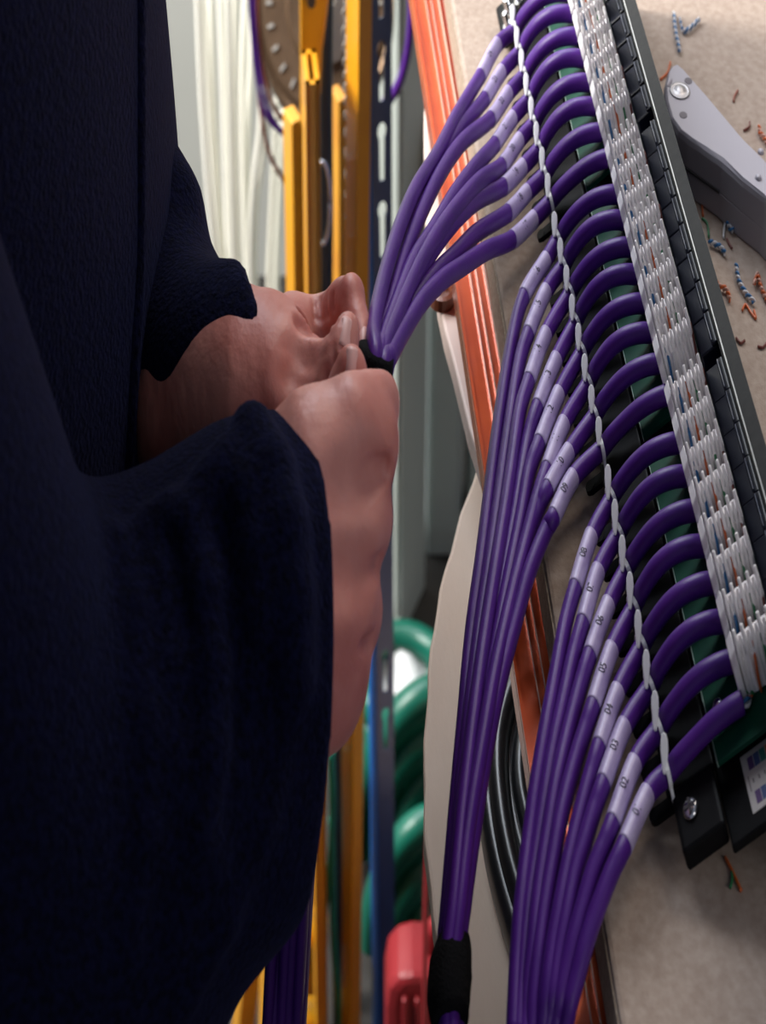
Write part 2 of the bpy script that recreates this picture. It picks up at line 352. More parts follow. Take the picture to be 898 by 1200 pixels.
# ------------------------------------------------------------------ purple cables
labs = [((583,53),(563,90)),((588,85),(568,117)),((596,110),(575,140)),((601,139),(580,170)),((609,165),(588,195)),((613,196),(590,219)),((618,226),(595,250)),((626,257),(600,281)),
        ((640,305),(614,348)),((640,342),(619,392)),((640,392),(620,447)),((652,422),(630,478)),((655,462),(632,520)),((661,497),(641,551)),((667,530),(642,573)),((672,560),(649,606)),
        ((693,629),(674,690)),((701,670),(683,731)),((713,709),(691,769)),((717,762),(695,828)),((724,811),(702,876)),((732,852),(707,919)),((744,895),(718,965)),((759,931),(732,991))]
hb = [(440, 425), (444, 425), (447, 428), (441, 432), (445, 433), (450, 428), (449, 434), (453, 432)]
topmid = [[(535,137),(512,182),(487,222),(467,270),(449,330),(438,385)], [(537,155),(512,200),(490,248),(471,300),(455,355),(444,395)],
          [(542,167),(517,203),(494,250),(475,300),(459,355),(446,400)], [(560,192),(535,225),(510,267),(485,307),(466,355),(450,400)],
          [(562,212),(537,240),(512,275),(488,318),(469,362),(452,405)], [(560,235),(535,257),(510,289),(485,330),(467,372),(454,408)],
          [(560,272),(535,297),(512,320),(488,352),(470,385),(456,412)], [(570,294),(542,312),(519,328),(496,352),(475,385),(459,415)]]
midlow = [[(600,400),(584,500),(566,643),(553,740),(543,850),(534,950),(525,1060),(519,1130),(515,1215)],
          [(608,430),(594,520),(577,640),(562,740),(549,850),(539,950),(528,1060),(521,1130),(519,1215)],
          [(609,485),(598,560),(582,660),(568,750),(553,860),(542,955),(532,1060),(524,1130),(523,1215)],
          [(618,520),(604,600),(588,690),(572,780),(557,870),(545,960),(534,1060),(526,1130),(521,1215)],
          [(620,555),(610,610),(594,690),(577,780),(561,870),(547,960),(537,1060),(529,1130),(527,1215)],
          [(630,585),(618,630),(600,700),(580,790),(564,880),(550,965),(539,1060),(531,1130),(530,1215)],
          [(630,598),(612,650),(596,715),(580,790),(566,880),(553,965),(541,1060),(533,1130),(533,1215)],
          [(640,622),(620,672),(604,730),(586,800),(570,880),(557,965),(544,1060),(536,1130),(536,1215)]]
botlow = [[(662,735),(650,800),(638,865),(628,925),(620,985),(611,1060),(606,1130),(602,1215)],
          [(672,770),(660,825),(648,880),(638,940),(629,1000),(619,1070),(613,1140),(608,1215)],
          [(680,805),(667,855),(652,920),(642,980),(632,1045),(625,1110),(619,1160),(615,1215)],
          [(685,858),(672,900),(658,955),(648,1010),(638,1070),(630,1130),(625,1180),(622,1215)],
          [(692,910),(680,955),(668,1005),(657,1060),(648,1110),(641,1160),(637,1190),(634,1215)],
          [(697,948),(686,985),(674,1025),(664,1075),(655,1120),(648,1165),(643,1190),(639,1215)],
          [(706,995),(694,1025),(684,1060),(673,1100),(664,1135),(656,1170),(652,1190),(648,1215)],
          [(718,1020),(706,1050),(695,1080),(684,1115),(676,1145),(668,1175),(664,1195),(659,1215)]]
RC = .0034
def fontmesh(txt, size):
    c = bpy.data.curves.new('f', 'FONT'); c.body = txt; c.size = size; c.align_x = 'CENTER'; c.align_y = 'CENTER'
    o = bpy.data.objects.new('f', c); COL.objects.link(o); dg = bpy.context.evaluated_depsgraph_get(); dg.update()
    m = o.evaluated_get(dg).to_mesh(); V = np.array([v.co[:] for v in m.vertices]); Fc = [list(p.vertices) for p in m.polygons]
    o.evaluated_get(dg).to_mesh_clear(); bpy.data.objects.remove(o); bpy.data.curves.remove(c); return V, Fc
order = ['first', 'second', 'third', 'fourth', 'fifth', 'sixth', 'seventh', 'eighth']
bund = ['far bundle', 'middle bundle', 'near bundle']
for i in range(24):
    g, k = divmod(i, 8); num = '%02d' % (24-i)
    la, lb_ = labs[i]
    uo = (3.4-(23-i)*.5)*.001; bp_ = [.0050, .0062, .0055, .0068, .0058, .0064, .0048, .0030][k]; bp_ = .0022 if i == 23 else bp_
    c = [L(pu[i]+uo*(v_/.036), v_, h_) for v_, h_ in ((.0362, .0012), (.0300, .0012+bp_*.50), (.0225, .0008+bp_*.90), (.0145, bp_), (.0065, bp_*.58))]+[L(pu[i], 0, 0)]
    if g == 0:
        zz = ZC-.001
        c += [Z(*la, zz), Z(*lb_, zz+.002)]
        tm = topmid[k]; n_ = len(tm); d0 = None
        q0 = Z(*lb_, zz+.002); dd0 = (q0-[0, 0, H])@F; 
        for j, (x, y) in enumerate(tm):
            t = (j+1)/(n_+.5); c.append(P(x, y, dd0+(.655-dd0)*t+.002*((k*3) % 4)))
        hx, hy = hb[k]; c.append(P(hx, hy, .657+.004*(k % 3)))
        for (x, y, d) in ((430, 520, .665), (405, 640, .70), (378, 800, .73)):
            c.append(P(x+(hx-446)*.4, y, d+.004*(k % 3)))
        bx = [318, 325, 334, 340, 341, 348, 352, 356][k]
        c += [P(bx+9, 980, .76), P(bx+2, 1090, .78+.004*(k % 2)), P(bx-5, 1225, .80)]
    else:
        zz = ZC-.0015
        c += [Z(*la, zz), Z(*lb_, zz)]
        lw = (midlow if g == 1 else botlow)[k]; n_ = len(lw)
        zend = T-.022 if g == 1 else T-.008
        for j, (x, y) in enumerate(lw):
            t = (j+1)/n_
            c.append(Z(x, y, zz+(zend-zz)*t**1.25+(.003*(k % 3-1)*min(1, t*1.5) if g == 1 else 0)))
    path = crom(c, 8)
    cab = mk('network_cable', tube(path, RC*(1 if g else 1.0), 14), M['purple'], smooth=True,
             label='purple cable tagged %s, %s from the top of the %s' % (num, order[k], bund[g]), cat='cable', group='purple network cables')
    # marker sleeve
    p0, p1 = Z(*la, zz), Z(*lb_, zz+(.002 if g == 0 else 0))
    i0, i1 = np.argmin(np.linalg.norm(path-p0, axis=1)), np.argmin(np.linalg.norm(path-p1, axis=1))
    seg = crom(path[i0:i1+1], 3)
    sl = mk('marker_sleeve', tube(seg, RC+.00016, 16, 0, True), M['tape'], cab, smooth=True, label='translucent pale number sleeve')
    V, Fc = fontmesh(num, .0042)
    s_ = np.concatenate([[0], np.cumsum(np.linalg.norm(np.diff(seg, axis=0), axis=1))]); mid = s_[-1]*.5
    out = []
    for x, y, _ in V:
        s1 = np.clip(mid-x, 0, s_[-1]); cc = np.array([np.interp(s1, s_, seg[:, a_]) for a_ in range(3)]); c2 = np.array([np.interp(min(s1+.001, s_[-1]), s_, seg[:, a_]) for a_ in range(3)])
        t_ = nrm(cc-c2) if np.linalg.norm(c2-cc) > 1e-7 else nrm(seg[-2]-seg[-1])
        n1 = np.array([0, 0, H])-cc; n1 = nrm(n1+np.array([-.12, 0, .12])); n1 = nrm(n1-t_*(n1@t_)); b1 = np.cross(n1, t_); th = y/RC
        out.append(cc+(RC+.0003)*(n1*cos(th)+b1*sin(th)))
    mk('printed_number', (out, Fc), M['ink'], sl)
    # untwisted pairs between sheath and block
    for q, (kk, du, dz) in enumerate((('w', -.003, .0), ('b', -.0018, .0015), ('o', .0012, -.001), ('g', .002, .001))):
        mk('wire_pair', tube([c[0]+E1*du*.3-EV*.001, c[0]+EV*.0020+E1*(du*.8+.001)+EW*(dz-.001), c[0]+EV*(.0034+max(0, du))+E1*(.0022+du*.2)-EW*.0025], .0006, 6, 3), W[kk], cab, smooth=True, label={'w': 'white wire', 'b': 'blue wire', 'o': 'orange wire', 'g': 'green wire'}[kk])
    # cable tie
    ct = L(pu[i], 0, 0)
    te = empty('cable_tie', ct-[0, 0, .006], 'white cable tie on the %s purple cable from the top of the %s' % (order[k], bund[g]), 'cable tie', 'white cable ties')
    tdir = nrm(path[5*8+1]-path[5*8-1]); hz = nrm(np.cross([0, 0, 1], tdir)); hz = hz if hz@E1 > 0 else -hz; up = nrm(np.cross(hz, tdir)); up = up if up[2] > 0 else -up
    vw = nrm(ct-[0, 0, H]); hu = nrm(np.array([0, 0, 1.])*.62+np.array([.02, .8, 0])); wd = nrm(np.cross(hu, vw)); wd = wd if wd[0] > 0 else -wd
    rz = nrm(hz-E1*0+[0.25, 0, 0]); rz = rz if rz[1] > 0 else -rz; td2 = nrm(np.cross(rz, up)); hz = rz; tdir = td2
    rp = [ct+(hz*cos(a_)+up*sin(a_))*(RC+.0006) for a_ in np.linspace(0, 2*pi, 25)[:-1]]
    V, Fc = [], []
    for p_ in rp:
        rd_ = nrm(p_-ct)
        V += [p_+tdir*.0008-rd_*.0005, p_-tdir*.0008-rd_*.0005, p_-tdir*.0008+rd_*.0005, p_+tdir*.0008+rd_*.0005]
    for a_ in range(24):
        for e_ in range(4): Fc.append([a_*4+e_, a_*4+(e_+1) % 4, ((a_+1) % 24)*4+(e_+1) % 4, ((a_+1) % 24)*4+e_])
    mk('strap', (V, Fc), M['nylon'], te)
    hn = nrm(np.cross(wd, hu)); hn = hn if hn@vw < 0 else -hn
    tl = ct-hz*(RC+.0008)
    mk('strap_tail', box(tl-up*.0042-hz*.001, (.0007, .0004, .0044), np.array([tdir, nrm(hz*.9-up*.4), nrm(up*.9+hz*.4)])), M['nylon'], te, bevel=.0002)
    hd = ct+up*(RC+.0010)+hz*.0020+hu*.001
    hl = .85 if g < 2 else 1.0; pr = [(a_*hl, b_*.92) for a_, b_ in ((-.0056, .0007), (-.0035, .0012), (.0005, .0018), (.0030, .0017), (.0044, .0010), (.0050, 0), (.0044, -.0010), (.0030, -.0017), (.0005, -.0018), (-.0035, -.0012), (-.0056, -.0007))]
    mk('head', prism([hd+hu*a_+wd*b_ for a_, b_ in pr], hn*.0018), M['nylon'], te, bevel=.0005)
# velcro strap round the middle bundle
vp = [P(526, 1096, .672), P(525, 1120, .668), P(524, 1165, .662), P(523, 1195, .659)]
mz = [(534, 1088), (533, 1108), (528, 1140), (526, 1175), (529, 1197)]
vv = tube([Z(x, y, T-.018) for x, y in mz], [.0045, .0075, .0095, .0092, .0078], 20, 4)
vel = mk('velcro_strap', vv, M['velcro'], smooth=True, label='black velcro strap wrapped round the middle bundle of purple cables', cat='strap')
q = [Z(518, 1088, T-.013), Z(531, 1120, T-.012), Z(520, 1135, T-.012), Z(515, 1115, T-.013)]
mk('strap_end', prism(q, np.array([0, 0, .0012])), M['velcro'], vel)
# purple strap end held in the hand
hbv = tube([P(441, 412, .658), P(437, 436, .660), P(430, 470, .664)], [.0085, .0092, .009], 18, 3)
mk('velcro_strap', hbv, M['velcro'], smooth=True, label='black velcro strap pinched between the two hands around the far bundle', cat='strap')

# ------------------------------------------------------------------ knife and wire offcuts on the board
kt = [(783,80),(787,74),(792,72),(799,78),(806,86),(826,108),(852,137),(875,162),(898,187),(930,225),(958,268),(975,310),(968,322),(950,300),(925,258),(898,230),(873,211),(847,188),(824,172),(807,160),(795,150),(785,135),(780,115),(779,96)]
zk = T+.0225
kp = [Z(x, y, zk) for x, y in kt]; kc = sum(kp)/len(kp)
kn = empty('utility_knife', (kc[0], kc[1], T), 'grey retractable utility knife lying on the board at the top right', 'knife')
def inset(pp, a_): 
    c_ = sum(pp)/len(pp); return [p+nrm((c_-p)*[1, 1, 0])*a_ for p in pp]
n_ = len(kp); rings = []
low = [p-[0, 0, zk-T] for p in kp]
for a_, z in ((.0012, .0002), (0, .001), (0, .0098), (.0003, .0102)): rings.append([np.array([p[0], p[1], T+z]) for p in inset(low, a_)])
V = [p for r_ in rings for p in r_]; Fc = [list(range(n_))[::-1], [len(V)-n_+k for k in range(n_)]]
for r_ in range(len(rings)-1): Fc += [[r_*n_+k, r_*n_+(k+1) % n_, (r_+1)*n_+(k+1) % n_, (r_+1)*n_+k] for k in range(n_)]
mk('lower_shell', (V, Fc), M['kgrey'], kn, smooth=False)
rings = []
for a_, z in ((.0004, .0103), (0, .0108), (0, .0195), (.0008, .0213), (.0024, .0224)): rings.append([np.array([p[0], p[1], T+z]) for p in inset(low, a_)])
V = [p for r_ in rings for p in r_]; Fc = [list(range(n_))[::-1], [len(V)-n_+k for k in range(n_)]]
for r_ in range(len(rings)-1): Fc += [[r_*n_+k, r_*n_+(k+1) % n_, (r_+1)*n_+(k+1) % n_, (r_+1)*n_+k] for k in range(n_)]
mk('upper_shell', (V, Fc), M['kgrey'], kn, smooth=False)
s1, s2 = low[-4], low[-7]
sl_ = [low[-4], low[-5], low[-6], low[-7], low[-8]]
out_ = [p-nrm((sum(low)/len(low)-p)*[1, 1, 0])*.0002 for p in sl_]
mk('blade_slot', tube([p+[0, 0, .0104] for p in out_[:4]], .0007, 6), M['kdark'], kn, label='dark blade slot')
kz = T+.0224
mk('clamp_screw', lathe(Z(797, 107, kz), [(.0062, 0), (.0062, .0005), (.0050, .0005), (.0044, .0002), (.003, .0012), (.0005, .0015)], 28), mat('dull_steel', (.38, .36, .37), .45, metal=.8), kn, smooth=True, label='round steel clamp screw')
for px, py in ((807, 95), (801, 135)): mk('hole', lathe(Z(px, py, kz), [(.0024, 0), (.0023, .0002)], 18), mat('dim_plastic', (.10, .08, .10), .5), kn)
mk('arrow_mark', prism([Z(782, 101, kz), Z(788, 92, kz), Z(788, 103, kz)], np.array([0, 0, .0002])), mat('shallow_mark', (.17, .14, .17), .5), kn)
for px, py in ((892, 179), (889, 209)): mk('rivet', lathe(Z(px, py, kz), [(.0019, 0), (.0017, .0008), (.0008, .0013)], 16), M['kgrey'], kn, smooth=True)

OC = [(['w', 'b'], [(790,15),(791,28),(793,42),(797,60)], 'blue and white wire offcut standing straight above the knife tip'),
 (['w', 'b'], [(797,22),(801,36),(810,32),(820,22)], 'bent blue and white wire offcut right of the straight one at the top'),
 (['o'], [(786,73),(783,84),(779,89),(774,93)], 'orange wire offcut touching the knife tip'),
 (['c'], [(865,106),(861,113),(860,119)], 'short brown wire offcut alone on the board right of the knife tip'),
 (['n'], [(879,143),(878,149),(872,153)], 'curled brown wire offcut against the right edge of the knife'),
 (['o', 'p'], [(890,148),(891,156),(895,160),(900,168)], 'orange wire offcut beside the right edge of the knife at the frame edge'),
 (['g'], [(823,256),(829,262),(831,278)], 'thin green wire offcut between the panel and the knife'),
 (['b', 'w'], [(831,283),(838,286),(845,290),(850,297)], 'twisted blue and white wire offcut just below the green one'),
 (['b', 'w'], [(847,243),(851,256),(858,270),(864,259)], 'v shaped blue and white wire offcut under the knife body'),
 (['w'], [(851,257),(849,267),(848,279)], 'white wire offcut beside the v shaped blue one'),
 (['n'], [(852,280),(855,286),(858,291)], 'dark red wire offcut below the v shaped blue one'),
 (['o'], [(823,225),(823,240),(824,253)], 'fine orange wire offcut beside the panel under the knife'),
 (['b', 'w'], [(863,310),(866,328),(874,343),(884,354)], 'long twisted blue and white wire offcut in the middle of the board'),
 (['o', 'p'], [(838,330),(844,336),(851,339),(856,351)], 'wavy orange wire offcut touching the front edge of the panel'),
 (['p', 'o'], [(884,333),(888,322),(893,339),(900,353)], 'pink and orange hooked wire offcut at the right frame edge'),
 (['o'], [(870,364),(874,357),(880,366),(886,373),(884,364)], 'orange looped wire offcut below the long blue twist'),
 (['n'], [(863,396),(868,402),(873,399)], 'small curved brown wire offcut below the orange loop'),
 (['n'], [(888,406),(894,407),(899,402)], 'small dark red wire offcut at the right frame edge'),
 (['o'], [(850,1004),(858,1020),(869,1044)], 'orange wire offcut at the near corner of the panel'),
 (['g'], [(858,1022),(858,1032),(856,1040)], 'green wire offcut at the near corner of the panel')]
for cols, pp, lab in OC:
    r_ = .0006; cen = crom([Z(x, y, T+r_*(2.6 if len(cols) > 1 else 1.05)) for x, y in pp], 8)
    if len(cols) == 1: mk('wire_offcut', tube(cen, r_, 8), W[cols[0]], smooth=True, label=lab, cat='wire', group='wire offcuts on the board')
    else:
        e = empty('wire_offcut', (cen[0][0], cen[0][1], T), lab, 'wire', 'wire offcuts on the board')
        for j, cc in enumerate(cols):
            ph = pi*j; tt = nrm(np.append((cen[-1]-cen[0])[:2], 0)); nn = np.array([tt[1], -tt[0], 0])
            L_ = np.concatenate([[0], np.cumsum(np.linalg.norm(np.diff(cen, axis=0), axis=1))])
            q = [p+(nn*cos(ph+s1*1300)+np.array([0, 0, 1.])*sin(ph+s1*1300))*r_*1.1 for p, s1 in zip(crom(cen, 3), np.interp(np.arange(len(crom(cen, 3))), np.arange(len(cen))*3, L_))]
            mk('strand', tube(q, r_, 7), W[cc], e, smooth=True, label={'b': 'blue strand', 'w': 'white strand', 'o': 'orange strand', 'p': 'pink white strand'}[cc])

# ------------------------------------------------------------------ background: room, cabinets, racks
def struct(name, VF, m, bevel=0, par=None): return mk(name, VF, m, par, bevel=bevel, kind='structure')
YW = 2.3
struct('floor', box((0, .7, -.01), (2.6, 2.4, .01)), M['floor'])
struct('wall_back', box((0, YW+.03, .9), (2.6, .03, .9)), M['wall'])
for i, x in enumerate((-1.5, -.62, .25)): struct('trim_%d' % (i+1), box((x, YW-.006, .9), (.012, .006, .9)), M['wall'])
# grey cabinets standing behind the drum
cb = Z(470, 752, 0)
def cab(name, corner, ang, wl, wr, h, m, lab):
    a_ = radians(ang); dl = np.array([-cos(a_), sin(a_), 0]); dr = np.array([sin(a_), cos(a_), 0])
    q = [corner, corner+dr*wr, corner+dr*wr+dl*wl, corner+dl*wl]
    e = empty(name, corner, lab, 'cabinet')
    mk('body', prism(q, np.array([0, 0, h])), m, e, bevel=.003)
    n1 = nrm(np.cross(dl, [0, 0, 1])); n1 = n1 if n1[1] < 0 else -n1
    o1 = corner+n1*.004
    mk('door', prism([o1+dl*.006+[0, 0, .03], o1+dl*(wl-.006)+[0, 0, .03], o1+dl*(wl-.006)+[0, 0, h-.03], o1+dl*.006+[0, 0, h-.03]], -n1*.004), m, e, bevel=.0015)
    return e
cab('steel_cabinet', cb, 28, .13, .085, 1.55, M['cabinet'], 'grey green steel cabinet whose corner stands behind the green hose')
cab('steel_cabinet', Z(543, 735, 0)+[0, .10, 0], 0, .055, .1, 1.5, M['cabinet2'], 'narrow blue grey steel panel beside the wooden drum')
cab('steel_cabinet', Z(580, 735, 0)+[0, .10, 0], 0, .040, .1, 1.45, M['cabinet2'], 'thin blue grey steel strip nearest the wooden drum')
# white sloping duct at the top
mk('duct', tube([Y(430, -60, 1.9), Y(470, 20, 1.85), Y(500, 110, 1.8), Y(540, 200, 1.75)], .035, 20, 5), mat('white_duct', (.66, .62, .62), .5), smooth=True,
   label='white sloping duct behind the blue upright at the top', cat='duct')
# blue rack upright with keyhole slots
YB = 1.2
def plate(name, outer, holes, thick, fr, m, par, **kw):   # 2D outline with holes -> solid, fr(x, y, z) -> true coords
    c = bpy.data.curves.new('p', 'CURVE'); c.dimensions = '2D'; c.fill_mode = 'BOTH'; c.extrude = thick/2
    for pl in [outer]+holes:
        s_ = c.splines.new('POLY'); s_.points.add(len(pl)-1)
        for p_, (x, y) in zip(s_.points, pl): p_.co = (x, y, 0, 1)
        s_.use_cyclic_u = True
    o = bpy.data.objects.new('p', c); COL.objects.link(o); dg = bpy.context.evaluated_depsgraph_get(); dg.update()
    me = o.evaluated_get(dg).to_mesh(); V = [fr(*v.co) for v in me.vertices]; Fc = [list(p.vertices) for p in me.polygons]
    o.evaluated_get(dg).to_mesh_clear(); bpy.data.objects.remove(o); bpy.data.curves.remove(c)
    return mk(name, (V, Fc), m, par, **kw)
bt_ = Y(446.5, 0, YB); bb_ = Y(454, 1190, YB); bdir = nrm(bt_-bb_)
bb0 = bb_-bdir*(bb_[2]/bdir[2]); bl = (1.6)/bdir[2]
ang = radians(18); bx_ = np.array([cos(ang), sin(ang), 0]); bx_ = nrm(bx_-bdir*(bx_@bdir)); bn = np.cross(bx_, bdir)
W2 = .0098
def key(yc, s=1):
    pts = [(.0042*s*cos(a_), yc+.010*s+.0055*s*sin(a_)) for a_ in np.linspace(-.9, pi+.9, 14)]
    return pts+[(-.0022*s, yc-.020*s), (.0022*s, yc-.020*s)]
def bs(px, py): return (Y(px, py, YB)-bb0)@bdir
keys = [key(bs(447, 173)), key(bs(447, 264)), key(bs(450, 782)), key(bs(452, 850))]
dk = bs(447, 173)-bs(447, 264)
for k in range(1, 5): keys.append(key(bs(447, 173)+dk*k))
for k in range(1, 4): keys.append(key(bs(447, 264)-dk*k))
blu = empty('rack_upright', bb0, 'dark blue perforated rack upright with keyhole slots behind the hands', 'rack')
plate('slotted_face', [(-W2, 0), (W2, 0), (W2, bl), (-W2, bl)], keys, .0016, lambda x, y, z: bb0+bx_*x+bdir*y+bn*z, M['blue'], blu)
sd = nrm(-bn) if (-bn)[1] > 0 else bn
mk('side_flange', prism([bb0-bx_*W2, bb0-bx_*(W2+.0035)+sd*.0, bb0-bx_*(W2+.0035)+bdir*bl, bb0-bx_*W2+bdir*bl], sd*.02), mat('lit_side_blue', (.008, .15, .62), .4), blu, label='blue side flange painted as the lit side')  # brighter copy of the rack blue, paints the light falling on this side

# yellow steel frame
YL = 1.19
fr = empty('ladder', (Y(400, 1180, YL)[0], YL, 0), 'yellow steel ladder frame standing behind the hands', 'ladder')
def post(px0, py0, px1, py1, wpx, y, name='rail', ztop=None, angd=28, dp=.022, m='yellow', par=None, zbot=0, extend=True, hollow=False):
    A = Y(px0, py0, y); B = Y(px1, py1, y); d = nrm(A-B)
    if extend: B = B-d*((B[2]-zbot)/d[2])
    if ztop is not None: A = A+d*((ztop-A[2])/d[2])
    w_ = wpx*1.6/FP/S/2; ax_ = np.array([cos(radians(angd)), sin(radians(angd)), 0]); ay_ = np.array([-ax_[1], ax_[0], 0])
    h_ = (np.linalg.norm(A-B))/2; par = par or fr
    if hollow:
        t_ = .0022; c_ = (A+B)/2; out = []
        for sx, sy, hx, hy in ((-1, 0, t_, dp/2), (1, 0, t_, dp/2), (0, -1, w_, t_), (0, 1, w_, t_)):
            out.append(box(c_+ax_*sx*(w_-t_)+ay_*sy*(dp/2-t_), (hx, hy, h_), np.array([ax_, ay_, d])))
        out.append(box(c_-d*.03, (w_-t_, dp/2-t_, h_-.03), np.array([ax_, ay_, d])))
        return mk(name, join(*out), M[m], par)
    return mk(name, box((A+B)/2, (w_, dp/2, h_), np.array([ax_, ay_, d])), M[m], par, bevel=.0012)
post(421, 0, 411.5, 1180, 15, YL, ztop=1.7, angd=30, dp=.024)
post(364, 78, 376, 1180, 14, YL, angd=8, dp=.038, hollow=True)
post(343, 133, 352, 700, 13, YL+.06, angd=30, dp=.02)
post(397, 108, 398, 800, 11, YL+.10, angd=30, dp=.02, m='yelloworange')
gp = [Y(351, -120, YL+.03), Y(392, -120, YL+.03), Y(385, 5, YL+.03), Y(378, 60, YL+.03), Y(376, 110, YL+.03), Y(352, 150, YL+.03)]
mk('gusset_plate', prism(gp, np.array([0, .004, 0])), M['yellow'], fr, bevel=.001)
gh = Y(365, 1, YL+.028); mk('hole', lathe(gh, [(.004, 0), (.004, .001)], 16, np.array([[1, 0, 0], [0, 0, 1], [0, -1, 0]])), M['kdark'], fr)
for py in (1086, 1190): 
    A = Y(335, py, YL+.03); B = Y(384, py, YL+.03); mk('rung', tube([A, B], .014, 16), M['yellow'], fr, smooth=True)
# second frame low on the left
fr2 = empty('trestle', (Y(312, 1180, 1.15)[0], 1.15, 0), 'low yellow and orange trestle leg beside the sleeve at the bottom', 'trestle')
post(313, 1010, 310, 1195, 9, 1.15, par=fr2, dp=.016)
post(333, 1000, 324, 1195, 6, 1.22, par=fr2, dp=.014, m='yelloworange')
A, B = Y(290, 1090, 1.2), Y(262, 1225, 1.2)
post(300, 1060, 285, 1200, 26, 1.25, par=fr2, dp=.02, m='yelloworange')
mk('cross_bar', tube([Y(300, 1120, 1.19), Y(345, 1150, 1.19)], .006, 12), M['yelloworange'], fr2, smooth=True)
# black strap / cable between rails
mk('black_cable', tube([Y(382, -40, YL+.05), Y(381, 120, YL+.05), Y(382, 240, YL+.05), Y(382, 420, YL+.05), Y(388, 700, YL+.05), Y(393, 900, YL+.05), Y(395, 1050, YL+.05), Y(397, 1215, YL+.05)], .0075, 14, 4), M['blackcable'] , smooth=True,
   label='thick black cable hanging between the yellow rails', cat='cable')
mk('metal_ring', tube([Y(378+9*cos(a_), 238+48*sin(a_), YL+.02) for a_ in np.linspace(0, 2*pi, 25)], .0016, 8), M['steel'], smooth=True, label='thin silver ring hanging on the black cable', cat='ring')
# twisted grey chain
cp = crom([Y(404, -40, YL+.04), Y(406, 60, YL+.04), Y(408, 140, YL+.04), Y(409, 260, YL+.04), Y(409, 380, YL+.04)], 10)
ch = empty('chain', cp[-1], 'thin grey chain hanging beside the right yellow rail', 'chain')
for k in range(0, len(cp)-1, 1):
    c_ = (cp[k]+cp[k+1])/2; d_ = nrm(cp[k+1]-cp[k]); s_ = nrm(np.cross(d_, [0, 1, 0])) if k % 2 else np.array([0, 1., 0]); hl = np.linalg.norm(cp[k+1]-cp[k])*.62
    mk('link', tube([c_+d_*hl*cos(a_)+s_*.0030*sin(a_) for a_ in np.linspace(0, 2*pi, 13)], .0009, 6, cap=False), M['greytape'], ch, smooth=True)
# brown metal reel
rc = Y(380, 5, 1.55); ra_ = np.array([[1, 0, 0], [0, sin(radians(38)), cos(radians(38))], [0, -cos(radians(38)), sin(radians(38))]])
rl = empty('cable_reel', rc, 'round brown metal reel hanging behind the yellow frame at the top', 'reel')
Rr = .083
mk('disc', lathe(rc, [(Rr, -.02), (Rr, 0), (Rr*.96, .003), (Rr*.9, .001), (Rr*.86, .004), (Rr*.55, .004), (Rr*.5, .010), (Rr*.3, .010)], 64, ra_), M['galv'], rl, smooth=False)
for k in range(26):
    a_ = 2*pi*k/26; c_ = rc+ra_[0]*cos(a_)*Rr*.78+ra_[1]*sin(a_)*Rr*.78+ra_[2]*.0045
    mk('rib', box(c_, (.0035, .0012, .001), np.array([ra_[0]*cos(a_)+ra_[1]*sin(a_), -ra_[0]*sin(a_)+ra_[1]*cos(a_), ra_[2]])), M['greytape'], rl)
mk('reel_label', prism([Y(383, 25, 1.44), Y(398, -10, 1.44), Y(408, 20, 1.44), Y(400, 70, 1.44), Y(385, 75, 1.44)], np.array([0, .002, 0])), M['greytape'], rl, label='grey taped patch')
# thin cables by the reel
def cord(name, pts, y, r, m, lab, cat='cable', group=None, n=6):
    return mk(name, tube([Y(a_, b_, y) for a_, b_ in pts], r, 10, n), m, smooth=True, label=lab, cat=cat, group=group)
for k, (pp, m, lab) in enumerate([([(292,-30),(296,40),(302,95),(312,135),(336,160)], M['purple'], 'thin purple cable curving outermost left of the brown reel'),
        ([(297,-30),(300,40),(308,100),(320,140),(340,165)], M['purple'], 'thin purple cable second from the left beside the brown reel'),
        ([(302,-30),(304,45),(311,90),(323,128),(342,150)], M['brown'], 'thin brown cable curving closest to the brown reel'),
        ([(300,60),(304,110),(309,150),(318,185),(335,215)], M['brown'], 'thin brown cable dropping lowest below the brown reel')]):
    cord('thin_cable', pp, 1.42+.01*k, .0022, m, lab)
cord('purple_cable', [(483,-30),(482,20),(478,60),(470,92),(460,112),(450,122)], 1.42, .0042, M['purple'], 'single purple cable hanging in an arc beside the blue upright')
# white cables hanging at the left
wc = [[(232,-20),(236,90),(243,200),(252,300),(262,380)], [(238,-20),(243,90),(250,200),(258,300),(268,380)], [(247,-20),(249,100),(255,210),(263,310),(275,400)],
      [(258,-20),(262,100),(265,200),(268,290),(272,400)], [(268,-20),(269,80),(271,190),(274,300),(280,400)], [(276,-20),(275,80),(276,180),(279,300),(284,400)],
      [(289,-20),(285,70),(285,160),(288,280),(292,400)], [(296,-20),(294,80),(290,160),(290,270),(296,400)], [(312,-20),(306,140),(298,210),(294,290),(296,420)], [(320,-20),(310,160),(301,230),(298,310),(302,420)],
      [(326,100),(317,290),(316,330),(318,420)], [(332,130),(324,310),(325,360),(328,420)]]
nth = ['first', 'second', 'third', 'fourth', 'fifth', 'sixth', 'seventh', 'eighth', 'ninth', 'tenth', 'eleventh', 'twelfth']
for k, pp in enumerate(wc):
    cord('hanging_cable', pp, 1.75+.03*(k % 4), .0048, M['whitecable'], 'white cable hanging before the pale wall, %s from the left' % nth[k], group='white cables hanging by the wall')
# green twisted earth cables at the bottom
for pp, lab in (([(388,880),(390,950),(387,1010),(379,1080),(374,1140),(377,1230)], 'green cable bowing out to the left between the yellow rails'), ([(389,960),(390,1040),(391,1100),(395,1150),(402,1230)], 'green cable hanging straighter beside the black cable')):
    cord('green_cable', pp, YL+.02, .0042, M['greencord'], lab)
